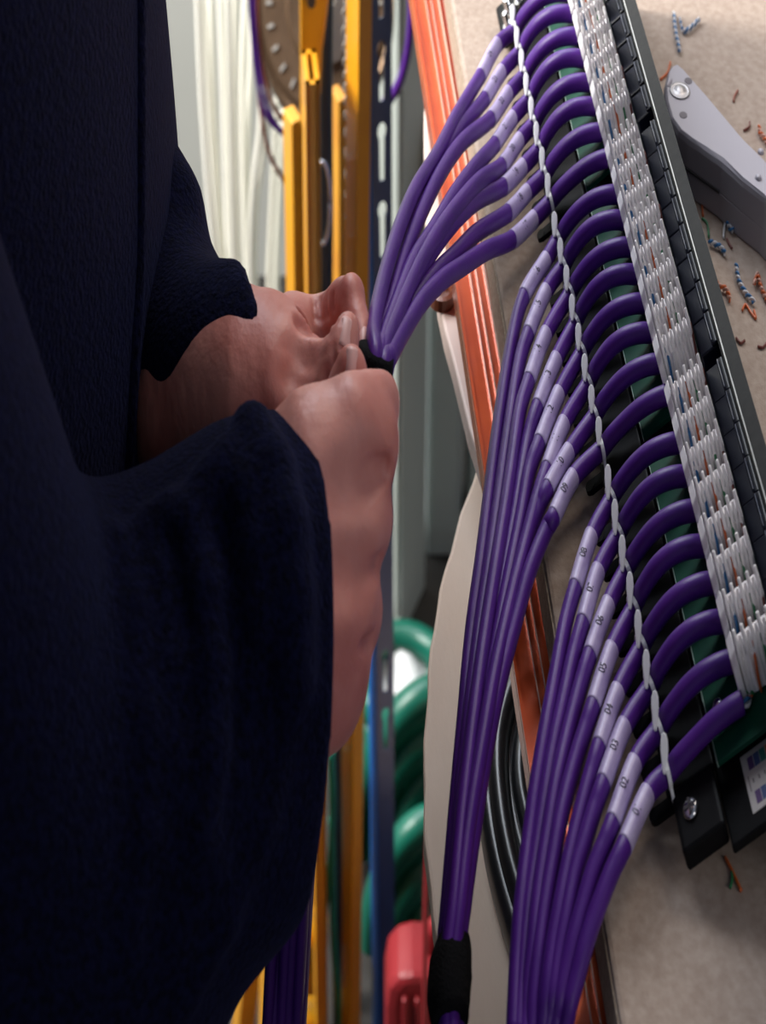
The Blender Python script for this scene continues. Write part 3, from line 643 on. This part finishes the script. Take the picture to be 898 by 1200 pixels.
# corrugated green hoses
def hose(pts, r, n=12, pitch=.0055):
    c = crom(pts, n); L_ = np.concatenate([[0], np.cumsum(np.linalg.norm(np.diff(c, axis=0), axis=1))]); m_ = int(L_[-1]/pitch)*2+1
    s_ = np.linspace(0, L_[-1], m_); q = np.array([np.interp(s_, L_, c[:, a_]) for a_ in range(3)]).T
    return tube(q, [r if k % 2 else r*.90 for k in range(m_)], 14)
hs = empty('hose_coil', Z(470, 800, 0), 'green corrugated hose looped in front of the grey cabinet foot', 'hose')
c0 = Z(478, 735, .035)
for k, (rx, dz) in enumerate(((.075, 0), (.078, .026))):
    cc = Y(470, 780, 1.60); cc[2] = .018+dz*1.2
    mk('loop', hose([cc+np.array([rx*.80*cos(a_), .052*sin(a_), 0]) for a_ in np.linspace(0, 2*pi, 17)], .0165, 5), M['hose'], hs, smooth=True)
hs2 = empty('hose_coil', Z(470, 1000, 0), 'large dark green coil of corrugated hose standing under the drum', 'hose')
for k in range(7):
    rr_ = .165-.021*k; cx = Y(503, 950, 1.43)[0]
    pts = [[cx+rr_*.62*cos(a_), 1.43+.010*(k % 2)+.01*sin(2*a_), .017+rr_*sin(a_)] for a_ in np.linspace(0, pi, 15)]
    mk('loop', hose(pts, .0165, 5), M['hose'], hs2, smooth=True)
for k in range(5):
    rr_ = .125-.022*k; cx = Y(500, 1050, 1.335)[0]
    pts = [[cx+rr_*.60*cos(a_), 1.335+.010*(k % 2)+.008*sin(2*a_), .017+rr_*sin(a_)] for a_ in np.linspace(0, pi, 13)]
    mk('loop', hose(pts, .0155, 5), M['hose'], hs2, smooth=True)
# white polythene bag between the hoses
gx = np.linspace(-.16, .16, 26); gy = np.linspace(-.045, .045, 14); V = []
bc = Z(455, 812, .0)
for x in gx:
    for y in gy:
        e_ = max(0, 1-(x/.16)**2)*max(0, 1-(y/.07)**2)
        V.append([bc[0]+x, bc[1]+y, .002+.040*e_**.6+.008*sin(x*70+y*30)*e_+.006*sin(y*120)*e_])
n2 = len(gy); Fc = [[i*n2+j, (i+1)*n2+j, (i+1)*n2+j+1, i*n2+j+1] for i in range(len(gx)-1) for j in range(n2-1)]
bgm = mk('plastic_bag', (V, Fc), M['bag'], smooth=True, label='crumpled white plastic bag between the green hoses', cat='bag')
bgm.modifiers.new('thick', 'SOLIDIFY').thickness = .001
# red can and cord
yc = 1.12; tp = Y(481, 1082, yc); hc = tp[2]
rx0 = Y(451, 1150, yc)[0]; rx1 = rx0+.16
can = empty('plastic_can', ((rx0+rx1)/2, yc-.02, 0), 'red plastic can standing at the foot of the drum', 'can')
prof = [(rx0+.004, 0), (rx0, .02), (rx0, hc-.03), (rx0+.004, hc-.012), (rx0+.014, hc-.002), (rx0+.03, hc), (rx1-.03, hc-.004), (rx1-.01, hc-.02), (rx1, hc-.05), (rx1, .02), (rx1-.004, 0)]
mk('body', prism([np.array([x, yc-.045, z]) for x, z in prof], np.array([0, .05, 0])), M['red'], can, bevel=.006)
for x in (.022, .036): mk('moulded_rib', box((rx0+x, yc-.0475, hc*.47), (.0030, .003, hc*.47)), M['red'], can, bevel=.0018)
mk('handle', tube([np.array([rx0+.05, yc-.02, hc-.006]), np.array([rx0+.055, yc-.02, hc+.02]), np.array([rx0+.10, yc-.02, hc+.02]), np.array([rx0+.11, yc-.02, hc-.006])], .007, 10, 4), M['red'], can, smooth=True)
mk('red_cord', tube([Y(502, 960, 1.0), Y(499, 1060, 1.0), Y(498, 1130, 1.0), Y(497, 1230, 1.0)], .0026, 8, 4), M['red'], smooth=True, label='thin red cord hanging from the drum edge before the red can', cat='cord')

#PERSON
# ------------------------------------------------------------------ the person
def smin(a_, b_, k):
    h_ = np.clip(.5+.5*(b_-a_)/k, 0, 1); return b_*(1-h_)+a_*h_-k*h_*(1-h_)
def rcone(X, a_, b_, r1, r2):
    a_ = np.asarray(a_, np.float32); b_ = np.asarray(b_, np.float32); ba = b_-a_; t = np.clip(((X-a_)@ba)/max(float(ba@ba), 1e-9), 0, 1)
    d_ = X-a_-t[..., None]*ba; return np.sqrt((d_*d_).sum(-1))-(r1+(r2-r1)*t)
def evals(X, prims):
    v = None
    for p_ in prims:
        kind = p_[0]
        if kind == 'c': d_ = rcone(X, *p_[1:5]); k = p_[5]; v = d_ if v is None else smin(v, d_, k)
        elif kind == '-': d_ = rcone(X, *p_[1:5]); k = p_[5]; v = -smin(-v, d_, k)
        elif kind == 'e':                                  # ellipsoid centre, axes matrix, radii
            q_ = (X-np.asarray(p_[1], np.float32))@np.asarray(p_[2], np.float32).T/np.asarray(p_[3], np.float32)
            n_ = np.sqrt((q_*q_).sum(-1)); d_ = (n_-1)*min(p_[3]); v = d_ if v is None else smin(v, d_, p_[4])
        elif kind == 'plane': d_ = (X-np.asarray(p_[1], np.float32))@np.asarray(p_[2], np.float32); v = -smin(-v, -d_, p_[3])
    return v
def nets(prims, lo, hi, h_):
    lo = np.asarray(lo); n_ = np.ceil((np.asarray(hi)-lo)/h_).astype(int)+1
    ax_ = [lo[k]+h_*np.arange(n_[k]) for k in range(3)]
    v = np.empty(n_, np.float32)
    for i in range(0, n_[0], 16):
        X = np.stack(np.meshgrid(ax_[0][i:i+16], ax_[1], ax_[2], indexing='ij'), -1).astype(np.float32); v[i:i+16] = evals(X, prims)
    v[0] = v[-1] = 1; v[:, 0] = v[:, -1] = 1; v[:, :, 0] = v[:, :, -1] = 1
    s_ = v < 0; nc = n_-1; acc = np.zeros((*nc, 3)); cnt = np.zeros(nc)
    base = np.stack(np.meshgrid(*[np.arange(k) for k in nc], indexing='ij'), -1).astype(float)
    for a_ in range(3):
        oth = [k for k in range(3) if k != a_]
        for o1 in (0, 1):
            for o2 in (0, 1):
                off = [0, 0, 0]; off[oth[0]] = o1; off[oth[1]] = o2; off2 = list(off); off2[a_] = 1
                g0 = v[off[0]:off[0]+nc[0], off[1]:off[1]+nc[1], off[2]:off[2]+nc[2]]; g1 = v[off2[0]:off2[0]+nc[0], off2[1]:off2[1]+nc[1], off2[2]:off2[2]+nc[2]]
                c_ = (g0 < 0) != (g1 < 0); t = np.where(c_, g0/np.where(c_, g0-g1, 1), 0)
                idx = np.nonzero(c_)
                pos = base[idx]+np.array(off, float); pos[:, a_] += t[idx]; acc[idx] += pos; cnt[idx] += 1
    act = cnt > 0; ids = -np.ones(nc, int); ids[act] = np.arange(act.sum()); V = acc[act]/cnt[act][:, None]*h_+lo
    Fc = []
    for a_ in range(3):
        b_, c_ = (a_+1) % 3, (a_+2) % 3
        s0 = [slice(None)]*3; s1 = [slice(None)]*3; s0[a_] = slice(0, -1); s1[a_] = slice(1, None)
        x0, x1 = s_[tuple(s0)], s_[tuple(s1)]; e_ = np.nonzero(x0 != x1); e_ = np.array(e_).T
        e_ = e_[(e_[:, b_] > 0) & (e_[:, c_] > 0) & (e_[:, b_] < nc[b_]) & (e_[:, c_] < nc[c_])]
        fl = x0[tuple(e_.T)]
        def g(db, dc):
            q_ = e_.copy(); q_[:, b_] -= db; q_[:, c_] -= dc; return ids[tuple(q_.T)]
        Q = np.stack([g(1, 1), g(0, 1), g(0, 0), g(1, 0)], 1); Q[~fl] = Q[~fl][:, ::-1]; Fc.append(Q)
    return V, np.vstack(Fc)
def march(prims, px, py, d0=.35, d1=1.0):
    ds = np.linspace(d0, d1, 400); X = np.array([P(px, py, d_) for d_ in ds]).astype(np.float32); v = evals(X, prims)
    i = np.argmax(v < 0); return ds[i] if v[i] < 0 else None
def bounds(prims, pad):
    pts = []
    for p_ in prims:
        if p_[0] == 'c': pts += [np.asarray(p_[1])-p_[3], np.asarray(p_[1])+p_[3], np.asarray(p_[2])-p_[4], np.asarray(p_[2])+p_[4]]
        if p_[0] == 'e': pts += [np.asarray(p_[1])-max(p_[3]), np.asarray(p_[1])+max(p_[3])]
    pts = np.array(pts); return pts.min(0)-pad, pts.max(0)+pad
mm = .001
def chain(pts, k=.006):      # pts: (px, py, d, r in mm)
    return [('c', P(*a_[:3]), P(*b_[:3]), a_[3]*mm, b_[3]*mm, k) for a_, b_ in zip(pts, pts[1:])]
# near (right) hand: back of the hand to the lens, four fingers folded away
RH = []
RH += chain([(255, 745, .615, 29), (300, 715, .612, 28), (340, 700, .612, 26)], .02)
RH += chain([(330, 610, .615, 23), (372, 556, .612, 18.5), (418, 516, .613, 12.5)], .016)
RH += chain([(335, 660, .612, 22), (385, 620, .610, 16), (414, 607, .612, 11.5)], .014)
RH += chain([(335, 720, .613, 22), (380, 705, .610, 15.5), (404, 712, .613, 11)], .014)
RH += chain([(330, 800, .618, 17), (372, 792, .615, 15), (388, 792, .617, 12)], .014)
RH += chain([(345, 830, .622, 14), (372, 815, .62, 12)], .012)
# fingers beyond the big knuckles, curling away and back
RH += chain([(418, 509, .613, 12.5), (436, 474, .620, 7.2), (447, 472, .628, 6.6), (438, 486, .655, 7.4), (420, 500, .662, 6.5)], .006)
RH += chain([(414, 500, .612, 12), (436, 520, .615, 9.6), (438, 522, .635, 8.4), (425, 520, .655, 7.5)], .007)
RH += chain([(408, 607, .612, 11.5), (430, 608, .617, 9.6), (430, 608, .640, 8.2), (408, 595, .655, 7.4)], .005)
RH += chain([(400, 712, .613, 11), (419, 716, .619, 9.2), (420, 712, .640, 7.8), (398, 690, .655, 7)], .005)
RH += chain([(384, 795, .617, 12), (402, 790, .623, 8.6), (402, 782, .642, 7.2), (380, 760, .655, 6.4)], .005)
# thumb along the inside, its tip showing above the index finger
RH += chain([(350, 600, .630, 17), (385, 530, .640, 11), (403, 470, .640, 7.5), (411, 438, .638, 5.6), (412, 430, .637, 4.8)], .006)
def crease(base, pts, r0, r1, k, sink=0):
    c_ = [P(x, y, march(base, x, y, .55, .75)+sink) for x, y in pts if march(base, x, y, .55, .75)]
    return [('-', a_, b_, r0, r1, k) for a_, b_ in zip(c_, c_[1:])]
bh = list(RH)
RH += crease(bh, [(453, 552), (447, 556), (441, 558), (435, 561)], .0042, .0026, .0015)
RH += crease(bh, [(446, 663), (436, 668)], .0030, .0018, .003)
RH += crease(bh, [(436, 754), (426, 757)], .0024, .0014, .003)
RH += crease(bh, [(432, 566), (405, 575), (380, 590)], .0050, .0025, .012, -.0015)
RH += crease(bh, [(425, 668), (400, 668), (375, 670)], .0042, .0022, .012, -.0015)
# far (left) hand: index finger and thumb pinching the bundle
LH = []
LH += chain([(215, 480, .70, 28), (262, 465, .69, 26), (300, 470, .68, 24), (326, 455, .678, 20)], .02)
LH += chain([(320, 430, .684, 18), (343, 396, .702, 11.5), (386, 390, .705, 10.0), (402, 362, .695, 7.4), (412, 347, .686, 6.0)], .006)
LH += chain([(412, 348, .686, 6.0), (420, 384, .679, 5.6), (423, 420, .672, 5.2)], .002)
LH += chain([(350, 440, .700, 14), (388, 412, .703, 9), (408, 385, .696, 7.0)], .003)
LH += chain([(424, 388, .676, 4.4), (426, 415, .670, 4.6)], .0012)
LH += chain([(350, 470, .700, 14), (390, 450, .704, 9), (412, 425, .698, 8), (424, 440, .687, 6.5)], .004)
LH += chain([(345, 500, .700, 13), (385, 490, .704, 9), (410, 470, .698, 8), (420, 480, .682, 6.5)], .004)
LH += chain([(312, 468, .672, 20), (340, 462, .664, 16)], .014)
LH += chain([(340, 462, .664, 16), (362, 452, .657, 12), (381, 443, .653, 9.4), (392, 430, .651, 8.4)], .005)
LH += chain([(392, 430, .651, 8.4), (402, 404, .652, 6.4), (408, 388, .654, 5.2)], .003)
for d_ in (.662, .672, .682):
    LH += [('-', P(353, 380, d_), P(366, 385, d_), .0038, .0040, .002), ('-', P(366, 385, d_), P(386, 378, d_), .0040, .0042, .002)]
LH += chain([(330, 485, .672, 20), (365, 485, .664, 14), (395, 466, .660, 9)], .01)
bh = list(LH)
LH += crease(bh, [(351, 415), (346, 430)], .0055, .0040, .012, .0005)
for (x, y, x2, y2) in ((379, 412, 382, 448), (385, 408, 387, 446), (391, 404, 392, 436)):
    LH += crease(bh, [(x, y), ((x+x2)/2, (y+y2)/2), (x2, y2)], .0011, .0009, .0015)
for (x, y, x2, y2) in ((368, 352, 371, 392), (375, 350, 378, 396), (382, 350, 385, 390), (390, 346, 392, 378)):
    LH += crease(bh, [(x, y), ((x+x2)/2, (y+y2)/2), (x2, y2)], .0010, .0008, .0015)
# bare arms and head (inside the clothes or above the frame)
shR, shL = np.array([-.27, .42, T+.37]), np.array([-.27, .80, T+.37])
elR, elL = P(70, 1110, .60), np.array([-.26, .78, T+.08])
hd = np.array([-.15, .60, T+.66])
AR = [('c', shR, elR, .042, .036, .02), ('c', elR, P(255, 745, .615), .036, .028, .02), ('c', shL, elL, .042, .036, .02), ('c', elL, P(215, 480, .70), .036, .027, .02),
      ('c', shR, shL, .06, .06, .03), ('c', np.array([-.25, .61, T+.38]), np.array([-.19, .60, T+.56]), .062, .054, .03),
      ('c', shR, np.array([-.28, .52, T+.02]), .06, .07, .05), ('c', shL, np.array([-.28, .70, T+.02]), .06, .07, .05)]
HX = np.eye(3)
HEAD = [('e', hd+[-.01, 0, .03], HX, (.098, .076, .098), .02), ('e', hd+[.03, 0, -.03], HX, (.062, .056, .085), .03), ('c', hd+[.088, 0, .005], hd+[.108, 0, -.025], .008, .013, .012),
        ('c', hd+[.085, -.02, -.062], hd+[.085, .02, -.062], .007, .007, .008), ('c', hd+[.072, -.012, -.095], hd+[.072, .012, -.095], .016, .016, .02),
        ('c', hd+[-.01, -.075, .0], hd+[-.015, -.078, -.03], .014, .009, .006), ('c', hd+[-.01, .075, .0], hd+[-.015, .078, -.03], .014, .009, .006),
        ('-', hd+[.094, -.032, .012], hd+[.094, -.030, .012], .014, .014, .012), ('-', hd+[.094, .032, .012], hd+[.094, .030, .012], .014, .014, .012),
        ('c', np.array([-.20, .60, T+.50]), hd+[-.02, 0, -.02], .052, .055, .03)]
vr = nets(RH, *bounds(RH, .006), .0012); vl = nets(LH, *bounds(LH, .006), .0011)
va = nets(AR, *bounds(AR, .02), .008); vh = nets(HEAD, *bounds(HEAD, .01), .005)
per = empty('person', (-.28, .61, 0), 'person in a dark navy fleece bundling the far purple cables with both hands', 'person')
body = mk('body', join(vr, vl, va, vh), M['skin'], per, smooth=True, label='bare hands, arms and head')
sm = body.modifiers.new('smooth', 'SMOOTH'); sm.factor = .5; sm.iterations = 1
for sy in (-1, 1):
    mk('eye', lathe(hd+[.074, sy*.031, .012], [(.003, -.012), (.009, -.008), (.0115, 0), (.009, .008), (.004, .011)], 14, np.array([[0, 1, 0], [0, 0, 1], [1, 0, 0]])), M['idc'], body, smooth=True)
mk('hair', nets([('e', hd+[-.025, 0, .048], HX, (.098, .084, .092), .02), ('e', hd+[-.06, 0, .0], HX, (.055, .072, .075), .03)], hd-[.16, .12, .12], hd+[.12, .12, .18], .006), M['hair'], per, smooth=True)
def nail(prims, px, py, d_guess, along, wr, ln, par):
    d_ = march(prims, px, py, .55, .75)
    if d_ is None: d_ = d_guess
    c_ = P(px, py, d_-.0002); X = np.array([c_+e for e in np.eye(3)*.0015]+[c_-e for e in np.eye(3)*.0015]).astype(np.float32); v = evals(X, prims); n1 = nrm(v[:3]-v[3:])
    t_ = P(px+along[0], py+along[1], d_)-P(px, py, d_); t_ = nrm(t_-n1*(t_@n1)); b_ = np.cross(n1, t_); V = []; Fc = []
    N1, N2 = 9, 9
    for i in range(N1):
        for j in range(N2):
            a_ = (i/(N1-1)-.5)*2; s_ = (j/(N2-1)-.5)*2; wv = wr*sqrt(max(0, 1-.28*a_*a_ if a_ > 0 else 1-.12*a_*a_))
            V.append(c_+t_*a_*ln+b_*s_*wv+n1*(.0004-wr*.42*s_*s_-.0005*a_*a_))
    Fc = [[i*N2+j, (i+1)*N2+j, (i+1)*N2+j+1, i*N2+j+1] for i in range(N1-1) for j in range(N2-1)]
    o = mk('fingernail', (V, Fc), M['nail'], par, smooth=True); o.modifiers.new('thick', 'SOLIDIFY').thickness = .0006
nail(LH, 406, 388, .65, (6, -30), .0030, .0048, body)
nail(RH, 412, 424, .632, (2, -30), .0028, .0042, body)
nail(LH, 426, 392, .67, (2, -30), .0020, .0036, body)
# clothes: jacket with both sleeves and their folds
CR = nrm(np.array([.90, 0, 0])+F*.42-U*.02); cR = P(322, 690, .612)
TOR = [('e', np.array([-.255, .63, T+.0]), HX, (.150, .195, .30), .03), ('e', np.array([-.262, .63, T+.20]), HX, (.138, .195, .26), .06), ('e', np.array([-.250, .63, T-.16]), HX, (.145, .19, .20), .06),
       ('c', np.array([-.26, .45, T+.36]), np.array([-.26, .78, T+.36]), .075, .075, .05), ('c', np.array([-.22, .6, T+.40]), np.array([-.20, .6, T+.50]), .08, .07, .04)]
SR = [('c', shR, elR, .068, .062, .03), ('c', elR, P(192, 925, .60), .058, .050, .03), ('c', P(192, 925, .60), P(270, 800, .61), .050, .046, .02), ('c', P(270, 800, .61), P(322, 700, .612), .045, .0395, .02), ('c', P(322, 700, .612), P(352, 690, .622), .0395, .0390, .02),
      ('c', P(120, 760, .60), P(200, 740, .605), .036, .032, .03), ('c', P(200, 745, .605), P(270, 715, .61), .033, .036, .02)]
SR += [('c', P(300, 950, .605), P(335, 830, .61), .030, .033, .02)]
# folds follow lines on the cloth
def fold(base, pts, r, sink, k):
    c_ = []
    for x, y in pts:
        d_ = march(base, x, y)
        if d_ is None: continue
        c_.append(P(x, y, d_+sink))
    return [('c', a_, b_, r, r, k) for a_, b_ in zip(c_, c_[1:])]
b0 = list(SR); FD = []
FD += fold(b0, [(296, 520), (316, 560), (330, 620), (338, 700), (340, 790)], .0105, .001, .003)
FD += fold(b0, [(245, 585), (270, 560), (292, 590), (303, 650), (306, 720)], .0100, .002, .003)
FD += fold(b0, [(200, 610), (224, 620), (240, 690), (248, 780), (246, 880), (232, 980)], .008, .001, .003)
FD += fold(b0, [(172, 620), (190, 680), (205, 780), (210, 900), (200, 1010)], .0055, .002, .004)
FD += fold(b0, [(140, 640), (158, 720), (172, 850), (172, 980), (150, 1100)], .0055, .002, .004)
FD += fold(b0, [(330, 850), (305, 960), (262, 1070), (215, 1160)], .006, .003, .004)
FD += fold(b0, [(300, 800), (285, 900), (250, 1010), (205, 1110)], .005, .002, .004)
SR2 = SR+FD+[('plane', cR+CR*.010, CR, .003), ('-', cR-CR*.012, cR+CR*.03, .0345, .036, .003)]
cL = P(291, 440, .688); CL = nrm(np.array([.86, 0, 0])+F*.2+U*.28)
SL = [('c', shL, elL, .066, .056, .03), ('c', elL, P(205, 430, .72), .055, .034, .03), ('c', P(205, 430, .72), P(245, 445, .695), .030, .0285, .02), ('c', P(245, 445, .695), P(283, 440, .688), .0285, .0275, .012), ('c', P(283, 440, .688), P(310, 430, .682), .0275, .0272, .012),
      ('c', P(203, 250, .735), P(206, 330, .725), .0125, .0140, .012), ('c', P(192, 200, .745), P(203, 250, .735), .010, .0125, .012)]
SL += [('c', P(270, 342, .682), P(275, 420, .668), .0080, .0105, .003), ('c', P(275, 420, .668), P(262, 500, .672), .0105, .009, .003), ('c', P(243, 390, .69), P(238, 450, .674), .009, .010, .004)]
SL2 = SL+[('plane', cL+CL*.006, CL, .003)]
jt = nets(TOR, *bounds(TOR, .01), .007)
sr = nets(SR2, *bounds(SR2, .01), .0030)
slv = nets(SL2, *bounds(SL2, .01), .0032)
jk = mk('fleece_jacket', join(jt, sr, slv), M['fleece'], per, smooth=True, label='dark navy fleece with rucked sleeves')
sm = jk.modifiers.new('smooth', 'SMOOTH'); sm.factor = .5; sm.iterations = 2
# front edge of the open jacket
fe = []
for x, y in ((160, -120), (162, 0), (163, 150), (162, 300), (156, 420), (147, 560), (140, 700)):
    d_ = march(TOR, x, y) or .6; fe.append(P(x, y, d_+.001))
mk('jacket_seam', tube(fe, .0035, 10, 5), M['fleece'], jk, smooth=True)
# trousers and boots
for nm, y in (('near', .52), ('far', .72)):
    pass
TR = [('e', np.array([-.26, .62, T-.22]), HX, (.12, .18, .16), .05)]
for y in (.53, .71): TR += [('c', np.array([-.26, y, T-.22]), np.array([-.25, y, .50]), .085, .06, .03), ('c', np.array([-.25, y, .50]), np.array([-.27, y, .09]), .06, .05, .03)]
mk('trousers', nets(TR, *bounds(TR, .02), .012), M['trouser'], per, smooth=True)
for y in (.53, .71):
    mk('boot', nets([('e', np.array([-.20, y, .035]), HX, (.13, .048, .04), .02), ('c', np.array([-.27, y, .05]), np.array([-.27, y, .12]), .048, .048, .03), ('plane', np.array([0, 0, .004]), np.array([0, 0, -1.]), .002)], [-.36, y-.07, 0], [-.04, y+.07, .19], .007), M['shoe'], per, smooth=True)
